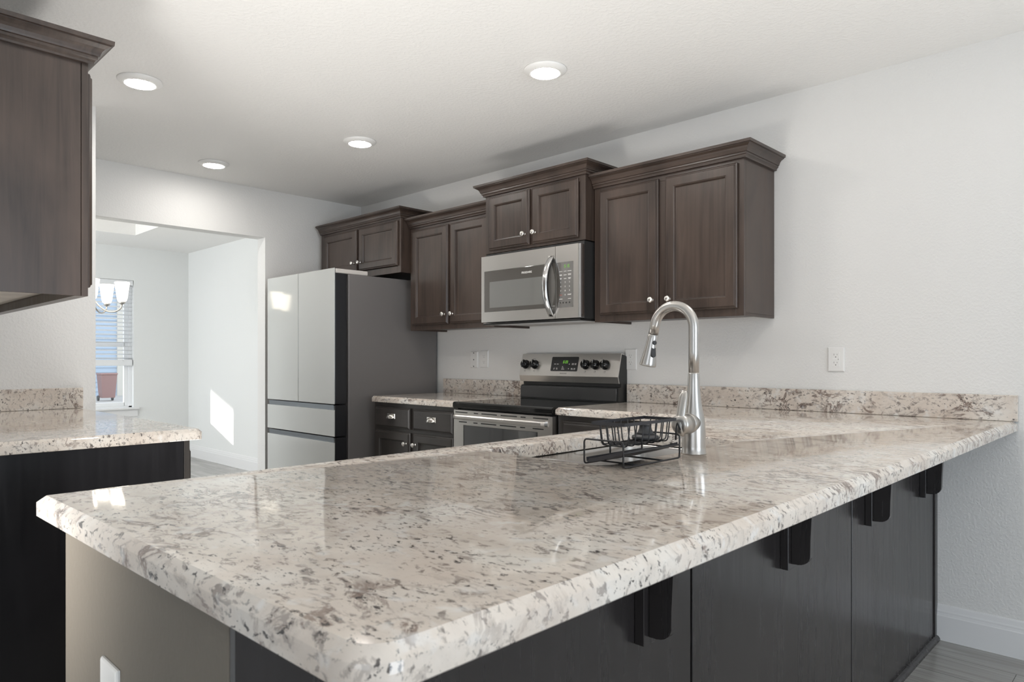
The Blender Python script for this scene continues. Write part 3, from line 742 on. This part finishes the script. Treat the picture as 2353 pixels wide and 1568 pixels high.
for y in (KY0+.0035, KY1-.0050):
    Q = [(-.987, .0058), (-.955, .0120), (-.8905, .0310), (-.8905, .0400), (-.955, .0205), (-.985, .0140)]
    loft(bm, [[Vector((x, yy, CT+h)) for x, h in Q] for yy in (y, y+.0014)])
obj('drip_tray', bm, M_black_rim, t)
t = thing('sink_stopper', 'charcoal rubber sink stopper lying in the wire caddy basket', 'sink stopper', (-.940, -1.868, zf+.0052))
bm = bmesh.new(); lathe(bm, [(.0285, 0), (.0318, .0015), (.0325, .006), (.0315, .0085), (.027, .0100), (.0225, .0125)], Matrix.Translation((-.940, -1.868, zf+.0052)), 32); obj('flange', bm, M_dark_plastic, t)
bm = bmesh.new(); lathe(bm, [(.0222, .0126), (.0180, .0180), (.0150, .026), (.0142, .0330), (.0152, .0345), (.0152, .0365), (.0120, .0370), (0, .0362)], Matrix.Translation((-.940, -1.868, zf+.0052)), 32); obj('grip', bm, M_dark_plastic, t)

# ------------------------------------------------------------------ refrigerator
FX0, FX1, FYF = -4.842, -3.937, -.878
t = thing('refrigerator', 'tall french door refrigerator with pale grey glass fronts and dark grey side', 'refrigerator', ((FX0+FX1)/2, -.40, 0))
bxo('body', (FX0, -.772, .02), (FX1, -.03, 1.712), M_fside, t, .004)
for x in (FX0+.06, FX1-.06):
    for y in (-.70, -.09): bm = bmesh.new(); lathe(bm, [(.020, 0), (.020, .0195)], Matrix.Translation((x, y, 0)), 16); obj('foot', bm, M_black_satin, t)
for x0, x1 in ((FX0, FX0+.11), (FX1-.11, FX1)):
    bm = bmesh.new(); box(bm, (x0+.001, -.865, 1.7125), (x1-.001, -.62, 1.742), .006); obj('hinge_cover', bm, M_fhinge, t)
def fpanel(name, x0, x1, z0, z1, zblack=None):
    d = bxo(name, (x0, FYF+.006, z0), (x1, -.786, zblack or z1), M_fblack, t, .004)
    bm = bmesh.new(); box(bm, (x0, FYF, z0), (x1, FYF+.0056, z1), .0018, 2); obj('glass_front', bm, M_fglass, d); return d
fpanel('door', FX0, -4.3990, .865, 1.744, 1.7105); fpanel('door', -4.3940, FX1, .865, 1.744, 1.7105)
for z0, z1 in ((.656, .827), (.030, .617)):
    d = bxo('drawer', (FX0, FYF+.006, z0), (FX1, -.786, z1+.030), M_fblack, t, .003)
    bm = bmesh.new(); box(bm, (FX0, FYF, z0), (FX1, FYF+.0056, z1), .0018, 2); obj('glass_front', bm, M_fglass, d)
    bm = bmesh.new(); loft(bm, [[Vector((x, y, z)) for y, z in ((FYF+.0055, z1+.0005), (FYF+.0055, z1+.006), (FYF+.004, z1+.031), (FYF+.001, z1+.034), (FYF+.0058, z1+.034))] for x in (FX0+.02, FX1-.012)]); obj('recessed_grip', bm, M_frecess, d)

# ------------------------------------------------------------------ range
RX0, RX1 = -3.0400, -2.2840; RM = (RX0+RX1)/2
t = thing('range', 'freestanding stainless electric range with black glass cooktop and control backguard', 'range', (RM, -.33, 0))
bm = bmesh.new(); box(bm, (RX0+.002, -.600, .03), (RX1-.002, -.03, .872), .003)
for x in (RX0+.05, RX1-.05):
    for y in (-.56, -.08): lathe(bm, [(.018, .0005), (.018, .031)], Matrix.Translation((x, y, 0)), 14)
obj('body', bm, M_black_satin, t)
bm = bmesh.new(); P = [(-.03, .8725), (-.03, .9130), (-.640, .9120), (-.650, .9095), (-.656, .903), (-.656, .884), (-.652, .8775), (-.645, .8745), (-.60, .8725)]
loft(bm, [[Vector((x, y, z)) for y, z in P] for x in (RX0, RX1)]); bmesh.ops.bevel(bm, geom=[e for e in bm.edges if abs(e.verts[0].co.x-e.verts[1].co.x) < 1e-6], offset=.003, segments=2, affect='EDGES')
ck = obj('cooktop', bm, M_cooktop, t)
for x, y, r in ((-2.86, -.46, .105), (-2.47, -.46, .09), (-2.86, -.20, .075), (-2.47, -.20, .105)):
    bm = bmesh.new(); loft(bm, [[Vector((x+q*math.cos(2*PI*k/48), y+q*math.sin(2*PI*k/48), .9132)) for k in range(48)] for q in (r, r-.0025)], True, False, False); obj('burner_ring', bm, mat('burner_ring_grey', (.022, .022, .022), .12), ck)
# oven door
DX0, DX1, DY = RX0+.004, RX1-.004, -.648
WX0, WX1, WZ0_, WZ1_ = -2.955, -2.388, .34, .782
bm = bmesh.new()
for lo, hi in (((DX0, DY, .175), (WX0, -.604, .866)), ((WX1, DY, .175), (DX1, -.604, .866)), ((WX0, DY, WZ1_), (WX1, -.604, .866)), ((WX0, DY, .175), (WX1, -.604, WZ0_)), ((WX0, -.625, WZ0_), (WX1, -.604, WZ1_))): box(bm, lo, hi)
dr = obj('oven_door', bm, M_steel, t)
bxo('door_window', (WX0+.0015, DY+.0035, WZ0_+.0015), (WX1-.0015, -.626, WZ1_-.0015), M_ovwin, dr, .001)
for row, z in (([(-3.023, -2.920), (-2.868, -2.832), (-2.806, -2.684), (-2.656, -2.534), (-2.508, -2.472), (-2.420, -2.316)], .8525), ([(-2.993, -2.925), (-2.872, -2.837), (-2.810, -2.689), (-2.662, -2.540), (-2.512, -2.475), (-2.423, -2.347)], .7985)):
    for a, b in row: bm = bmesh.new(); box(bm, (a, DY-.0007, z-.0028), (b, DY+.002, z+.0028), .0008, 1); obj('vent_slot', bm, M_gap, dr)
bm = bmesh.new(); P = [(DY+.001, .8425), (DY-.012, .8415), (DY-.022, .8385), (DY-.027, .832), (DY-.027, .822), (DY-.023, .815), (DY-.012, .8115), (DY+.001, .8115)]
loft(bm, [[Vector((x, DY+(y-DY)*k, .827+(z-.827)*(.97+.03*k))) for y, z in P] for x, k in ((-3.027, .15), (-3.020, .75), (-3.0, 1), (-2.345, 1), (-2.325, .75), (-2.317, .15))], True, True, True, False)
obj('oven_handle', bm, M_steel, dr)
bxo('storage_drawer', (DX0, DY+.002, .035), (DX1, -.604, .168), M_steel, t, .004)
# backguard
bm = bmesh.new(); P = [(-.004, .9135), (-.004, 1.170), (-.058, 1.183), (-.090, 1.054), (-.080, 1.019), (-.060, 1.016), (-.060, .9985), (-.083, .9935), (-.088, .9135)]
loft(bm, [[Vector((x, y, z)) for y, z in P] for x in (RX0+.004, RX1-.002)])
bgd = obj('backguard', bm, M_black_satin, t)
bm = bmesh.new(); P = [(-.0585, 1.1835), (-.0915, 1.0545), (-.0815, 1.0175), (-.079, 1.0175), (-.0885, 1.0540), (-.052, 1.1865), (-.030, 1.181), (-.030, 1.1835), (-.055, 1.1895)]
P = [(-.030, 1.1775), (-.030, 1.1815), (-.0575, 1.1885), (-.0635, 1.1875), (-.0965, 1.0545), (-.0865, 1.0175), (-.0805, 1.0175), (-.0905, 1.0540), (-.0583, 1.1832)]
loft(bm, [[Vector((x, y, z)) for y, z in P] for x in (RX0, RX1+.001)]); cp = obj('control_panel', bm, M_steel, bgd)
bm = bmesh.new(); box(bm, (RX0+.006, -.0925, .918), (RX1-.012, -.0885, .988), .002); obj('rear_trim', bm, M_black_trim, bgd)
# control panel frame of reference: origin at top centre line, local x right, local y up along the slope
up = Vector((0, -.0635+.0965, 1.1875-1.0545)).normalized(); nn_ = Vector((1, 0, 0)).cross(up).normalized()
def CP(x, s, out=.0006):
    """x world X, s distance down the slope from the top edge"""
    return Vector((x, -.0635, 1.1875))-up*s+nn_*out
def CPM(x, s, out=.0006):
    M = Matrix.Identity(4)
    for i in range(3): M[i][0] = (1, 0, 0)[i]; M[i][1] = up[i]; M[i][2] = nn_[i]
    return Matrix.Translation(CP(x, s, out)) @ M
for x in (-2.998, -2.920, -2.520, -2.450, -2.380):
    bm = bmesh.new(); M = CPM(x, .067, .0002)
    lathe(bm, [(.0285, 0), (.0285, .004), (.0260, .0060), (.0235, .024), (.0220, .0275), (0, .0280)], M, 28)
    tmp = bmesh.new(); box(tmp, (-.0058, -.0245, .022), (.0058, .0245, .0365), .002, 2); tmp.transform(M); merge(bm, tmp)
    k = obj('knob', bm, M_black_gloss, cp)
    bm = bmesh.new(); tmp = bmesh.new(); box(tmp, (-.0013, .004, .0362), (.0013, .0235, .0369)); tmp.transform(M); merge(bm, tmp); obj('knob_pointer', bm, M_ink_w, k)
bm = bmesh.new(); tmp = bmesh.new()
dw, dh = .206, .088; P = [Vector((p.x, p.y, 0)) for p in round_poly([(-dw/2, -dh/2), (dw/2, -dh/2), (dw/2, dh/2), (-dw/2, dh/2)], [.006]*4, 5)]
loft(tmp, [[p+Vector((0, 0, h)) for p in P] for h in (0, .0016)]); tmp.transform(CPM(-2.683, .063, .0002)); merge(bm, tmp); dsp = obj('display_panel', bm, M_black_satin, cp)
bm = bmesh.new(); seven(bm, '6:20', .0165, CPM(-2.683-.012, .063-.004, .0021)); obj('clock_digits', bm, M_green, dsp)
def bars(lst, M0, parent, m, name):
    bm = bmesh.new()
    for x, s, wd, hg in lst:
        M = M0(x, s); q = [(-wd/2, -hg/2), (wd/2, -hg/2), (wd/2, hg/2), (-wd/2, hg/2)]
        bm.faces.new([bm.verts.new(M @ Vector((a, b, 0))) for a, b in q])
    return obj(name, bm, m, parent)
DC = lambda x, s: CPM(x, s, .0021)
bars([(-2.756, .064, .014, .0035), (-2.735, .064, .014, .0035), (-2.758, .089, .009, .003), (-2.760, .095, .010, .003), (-2.738, .089, .009, .003), (-2.737, .095, .012, .003), (-2.694, .079, .008, .003), (-2.692, .087, .014, .003), (-2.690, .095, .024, .003), (-2.645, .064, .005, .005), (-2.646, .092, .006, .005),
      (-2.618, .061, .016, .003), (-2.618, .067, .016, .003), (-2.598, .061, .013, .003), (-2.598, .067, .012, .003), (-2.622, .090, .012, .003), (-2.620, .096, .016, .003), (-2.601, .090, .012, .003), (-2.601, .096, .012, .003)], DC, dsp, M_ink_w, 'key_print')
bm = bmesh.new(); text_bm(bm, 'FRIGIDAIRE', .0105, CPM(-2.683, .121, .0004)); obj('lettering', bm, M_ink_d, cp)
bars([(-2.935, .031, .026, .0022), (-2.492, .028, .004, .003), (-2.412, .028, .005, .003), (-2.422, .028, .004, .0018)] +
     [(x+a, .108+b, c, d) for x in (-2.998, -2.920, -2.520, -2.450, -2.380) for a, b, c, d in ((0, -.005, .011, .001), (0, .005, .011, .001), (-.0055, 0, .001, .010), (.0055, 0, .001, .010), (.003 if x > -2.6 else -.003, -.002, .004, .004))], lambda x, s: CPM(x, s, .0004), cp, M_ink_d, 'burner_print')

# ------------------------------------------------------------------ microwave
MX0, MX1, MY, MZ0, MZ1 = -3.0310, -2.2790, -.435, 1.374, 1.764; SEAM = -2.451
t = thing('microwave', 'stainless over-the-range microwave with curved handle under the short cabinet', 'microwave', ((MX0+MX1)/2, -.2, MZ0))
bxo('body', (MX0+.003, -.398, MZ0-.004), (MX1-.003, -.002, MZ1+.018), M_black_satin, t, .002)
def inset_front(name, x0, x1, z0, z1, gx0, gx1, gz0, gz1, m):
    bm = bmesh.new()
    for lo, hi in (((x0, MY, z0), (gx0, -.400, z1)), ((gx1, MY, z0), (x1, -.400, z1)), ((gx0, MY, z0), (gx1, -.400, gz0)), ((gx0, MY, gz1), (gx1, -.400, z1)), ((gx0, -.428, gz0), (gx1, -.400, gz1))): box(bm, lo, hi)
    return obj(name, bm, m, t)
mdoor = inset_front('door', MX0, SEAM-.0012, MZ0, MZ1, -3.006, SEAM-.0014, 1.4335, 1.6755, M_steel)
bm = bmesh.new(); box(bm, (-3.0055, MY-.0006, 1.434), (SEAM-.0012, MY+.006, 1.675), .0015); gl = obj('glass_front', bm, M_dglass, mdoor)
bm = bmesh.new(); box(bm, (-2.960, MY-.0011, 1.4575), (-2.530, MY-.0005, 1.610), .0002, 1); obj('window', bm, M_mwin, gl)
bm = bmesh.new(); text_bm(bm, 'FRIGIDAIRE', .0155, Matrix.Translation((-2.662, MY-.0008, 1.6425)) @ FACE_S, bold=.0003); obj('lettering', bm, M_ink_w, gl)
cpm = inset_front('control_front', SEAM+.0012, MX1-.014, MZ0, MZ1, -2.441, -2.327, 1.4315, 1.6745, M_steel)
bxo('side_trim', (MX1-.0135, MY+.003, MZ0), (MX1, -.400, MZ1), M_chrome, t, .002)
bm = bmesh.new(); P = [Vector((p.x, 0, p.y)) for p in round_poly([(-2.4405, 1.432), (-2.3275, 1.432), (-2.3275, 1.674), (-2.4405, 1.674)], [.002, .006, .006, .002], 5)]
loft(bm, [[p+Vector((0, y, 0)) for p in P] for y in (MY+.006, MY-.0006)]); kp = obj('keypad', bm, M_dglass, cpm)
def MW(x, z): return Matrix.Translation((x, MY-.0010, z)) @ FACE_S
bm = bmesh.new(); seven(bm, '5:15', .0165, MW(-2.389, 1.6430)); obj('clock_digits', bm, M_green, kp)
KX = (-2.412, -2.382, -2.352)
bm = bmesh.new()
for r, row in enumerate(('123', '456', '789')):
    for c, ch in enumerate(row): text_bm(bm, ch, .0115, MW(KX[c], 1.5655-r*.0225), bold=.0002)
text_bm(bm, '0', .0115, MW(KX[1], 1.4985), bold=.0002); text_bm(bm, 'START', .0085, MW(KX[2], 1.4990), bold=.0003)
obj('lettering', bm, M_ink_w, kp)
MB_ = lambda x, z: MW(x, z)
bars([(KX[0], 1.6245, .023, .0025), (KX[1], 1.6245, .019, .0025), (KX[2], 1.6245, .027, .0025), (KX[0], 1.6070, .018, .0025), (KX[0], 1.6030, .017, .0025), (KX[1], 1.6045, .021, .003), (KX[2], 1.6080, .023, .0025), (KX[2], 1.6030, .021, .0025), (KX[0], 1.5880, .013, .0022), (KX[0], 1.5835, .010, .0022), (KX[1], 1.5850, .017, .0025), (KX[2], 1.5875, .020, .0025), (KX[2], 1.5830, .014, .0025), (KX[0], 1.4770, .023, .0025), (KX[2], 1.4770, .021, .0025)], MB_, kp, M_ink_w, 'key_print')
bm = bmesh.new(); text_bm(bm, 'STOP', .0075, MW(KX[0], 1.4980)); obj('lettering', bm, M_ink_r, kp)
bm = bmesh.new()
for x in (-2.417, -2.395, -2.374, -2.351):
    lathe(bm, [(.0050, 0), (.0050, .0002), (.0040, .0002), (.0040, 0)], MW(x, 1.4570), 16)
obj('key_icon', bm, M_ink_d, kp)
# bowed handle
bm = bmesh.new(); rings = []; rb = []
for k in range(25):
    q = -1+2*k/24; z = 1.551+q*.165; o = .058*(1-abs(q)**2.2)+.004; hw = .0165
    x = -2.4775
    rings.append([Vector(p) for p in ((x-hw, MY-o, z), (x-hw*.8, MY-o-.004, z), (x, MY-o-.0065, z), (x+hw*.8, MY-o-.004, z), (x+hw, MY-o, z), (x+hw, MY-max(o-.007, .0012), z), (x-hw, MY-max(o-.007, .0012), z))])
loft(bm, rings, True, True, True, True); hdl = obj('handle', bm, M_chrome, mdoor)
bm = bmesh.new(); rings = []
for k in range(21):
    q = -.88+1.76*k/20; z = 1.551+q*.165; o = .058*(1-abs(q)**2.2)+.004; hw = .0150; x = -2.4775
    rings.append([Vector(p) for p in ((x-hw, MY-max(o-.0075, .0012), z), (x+hw, MY-max(o-.0075, .0012), z), (x+hw, MY-max(o-.016, .0009), z), (x-hw, MY-max(o-.016, .0009), z))])
loft(bm, rings); obj('handle_liner', bm, M_black_gloss, hdl)
bm = bmesh.new(); box(bm, (MX0+.01, MY+.004, MZ0-.016), (MX1-.004, -.30, MZ0-.0045), .003); obj('vent_grille', bm, M_black_gloss, t)
bm = bmesh.new(); box(bm, (MX0+.02, -.295, MZ0-.010), (MX1-.02, -.02, MZ0-.0045), .002); obj('base_panel', bm, M_fhinge, t)

# ------------------------------------------------------------------ wall plates
def plate(label, x0, x1, z0, z1, kind, y=0.0, cat='outlet'):
    t = thing('wall_outlet' if kind in ('duplex', 'gfci') else 'wall_plate', label, cat, ((x0+x1)/2, y, (z0+z1)/2)); cx, cz = (x0+x1)/2, (z0+z1)/2
    th = .014 if kind == 'jack' else .0065
    bm = bmesh.new(); front(bm, x0, x1, z0, z1, -y+.0005, [(0, 0), (0, th*.45), (.0015, th*.8), (.004, th)]); obj('cover_plate', bm, M_plate, t)
    f = y-.0005-th
    def hole(p, m, parent=t, name='socket_slot'):
        bm = bmesh.new()
        for (a, b, c, d) in p: box(bm, (cx+a, f-.0016, cz+b), (cx+c, f+.001, cz+d), .0003, 1)
        return obj(name, bm, m, parent)
    if kind == 'duplex':
        for s in (1, -1):
            bm = bmesh.new(); P = [Vector((cx+p.x, 0, cz+s*.0195+p.y)) for p in round_poly([(-.017, -.0135), (.017, -.0135), (.017, .0135), (-.017, .0135)], [.009]*4, 5)]
            loft(bm, [[p+Vector((0, q, 0)) for p in P] for q in (f+.001, f-.0012)]); obj('socket', bm, M_plate, t)
            zz = s*.0195; hole([(-.0075, zz, -.0060, zz+.008), (.0055, zz+.001, .0070, zz+.007), (-.002, zz-.009, .002, zz-.005)], M_slot)
        bm = bmesh.new(); lathe(bm, [(.003, 0), (.003, .0008), (0, .001)], axis((cx, f, cz), (0, -1, 0)), 14); obj('screw', bm, M_plate, t)
    if kind == 'gfci':
        bm = bmesh.new(); box(bm, (cx-.0165, f-.0012, cz-.0335), (cx+.0165, f+.001, cz+.0335), .0008, 2); fc = obj('socket', bm, M_plate, t)
        for zz in (.016, -.020): hole([(-.0085, zz+.002, -.0070, zz+.010), (.0055, zz+.003, .0070, zz+.009), (-.002, zz-.007, .002, zz-.003)], M_slot, fc)
        bm = bmesh.new(); box(bm, (cx-.014, f-.0020, cz-.0045), (cx+.006, f-.0005, cz+.0050), .0005, 1); obj('test_button', bm, M_plate, fc)
        bm = bmesh.new(); box(bm, (cx+.0095, f-.0020, cz-.002), (cx+.0115, f-.0005, cz+.003)); obj('indicator', bm, M_ink_d, fc)
    if kind == 'jack':
        for zz in (.046, 0, -.046):
            bm = bmesh.new(); lathe(bm, [(.0042, 0), (.0042, .001), (.002, .0016), (0, .0016)], axis((cx, f, cz+zz), (0, -1, 0)), 14); obj('screw', bm, M_slot, t)
    return t
plate('thick white jack plate with dark screws, beside the refrigerator', -3.590, -3.518, 1.096, 1.208, 'jack', cat='wall plate')
plate('white duplex outlet on the wall left of the range', -3.496, -3.420, 1.098, 1.214, 'duplex')
plate('white duplex outlet tight against the right side of the range backguard', -2.299, -2.221, 1.095, 1.213, 'duplex')
plate('white square-faced outlet alone on the open wall at the right', -1.183, -1.111, 1.099, 1.2095, 'gfci')
plate('white plate low on the shade-darkened end of the peninsula', -1.206, -1.130, .580, .696, 'blank', y=-2.963, cat='wall plate')

# ------------------------------------------------------------------ dining chandelier
CX, CY, CZ = -6.447, -1.611, 1.62
t = thing('chandelier', 'chandelier with frosted glowing glass shades in the dining room', 'chandelier', (CX, CY, CEIL+.24))
bm = bmesh.new(); lathe(bm, [(.06, CEIL+.239), (.058, CEIL+.225), (.02, CEIL+.21), (.007, CEIL+.20), (.007, 1.92), (.016, 1.90), (.018, 1.80), (.030, 1.74), (.020, 1.68), (.012, 1.60), (.020, 1.56), (.014, 1.53), (0, 1.52)], Matrix.Translation((CX, CY, 0)), 20); obj('stem', bm, M_nickel, t)
rv = Vector((.718, .696, 0)); fv = Vector((-.696, .718, 0))
for k in range(5):
    a = math.radians(-17+72*k); dvec = rv*math.cos(a)-fv*math.sin(a); c = Vector((CX, CY, 0))+dvec*.24
    def q(r, z): return Vector((CX, CY, z))+dvec*r
    pts = [q(.02, 1.66), q(.07, 1.59), q(.13, 1.545), q(.19, 1.545), q(.232, 1.575), q(.24, 1.615)]
    bm = bmesh.new(); tube(bm, fillet(pts, .05, 6), .006, 10); lathe(bm, [(.012, 1.610), (.024, 1.618), (.026, 1.630), (.012, 1.636)], Matrix.Translation(c), 18); arm = obj('arm', bm, M_nickel, t)
    bm = bmesh.new(); lathe(bm, [(.020, 1.632), (.033, 1.640), (.040, 1.670), (.046, 1.720), (.056, 1.790), (.054, 1.792), (.043, 1.720), (.036, 1.668), (.028, 1.648), (0, 1.645)], Matrix.Translation(c), 28); obj('lamp_shade', bm, M_shade, arm)
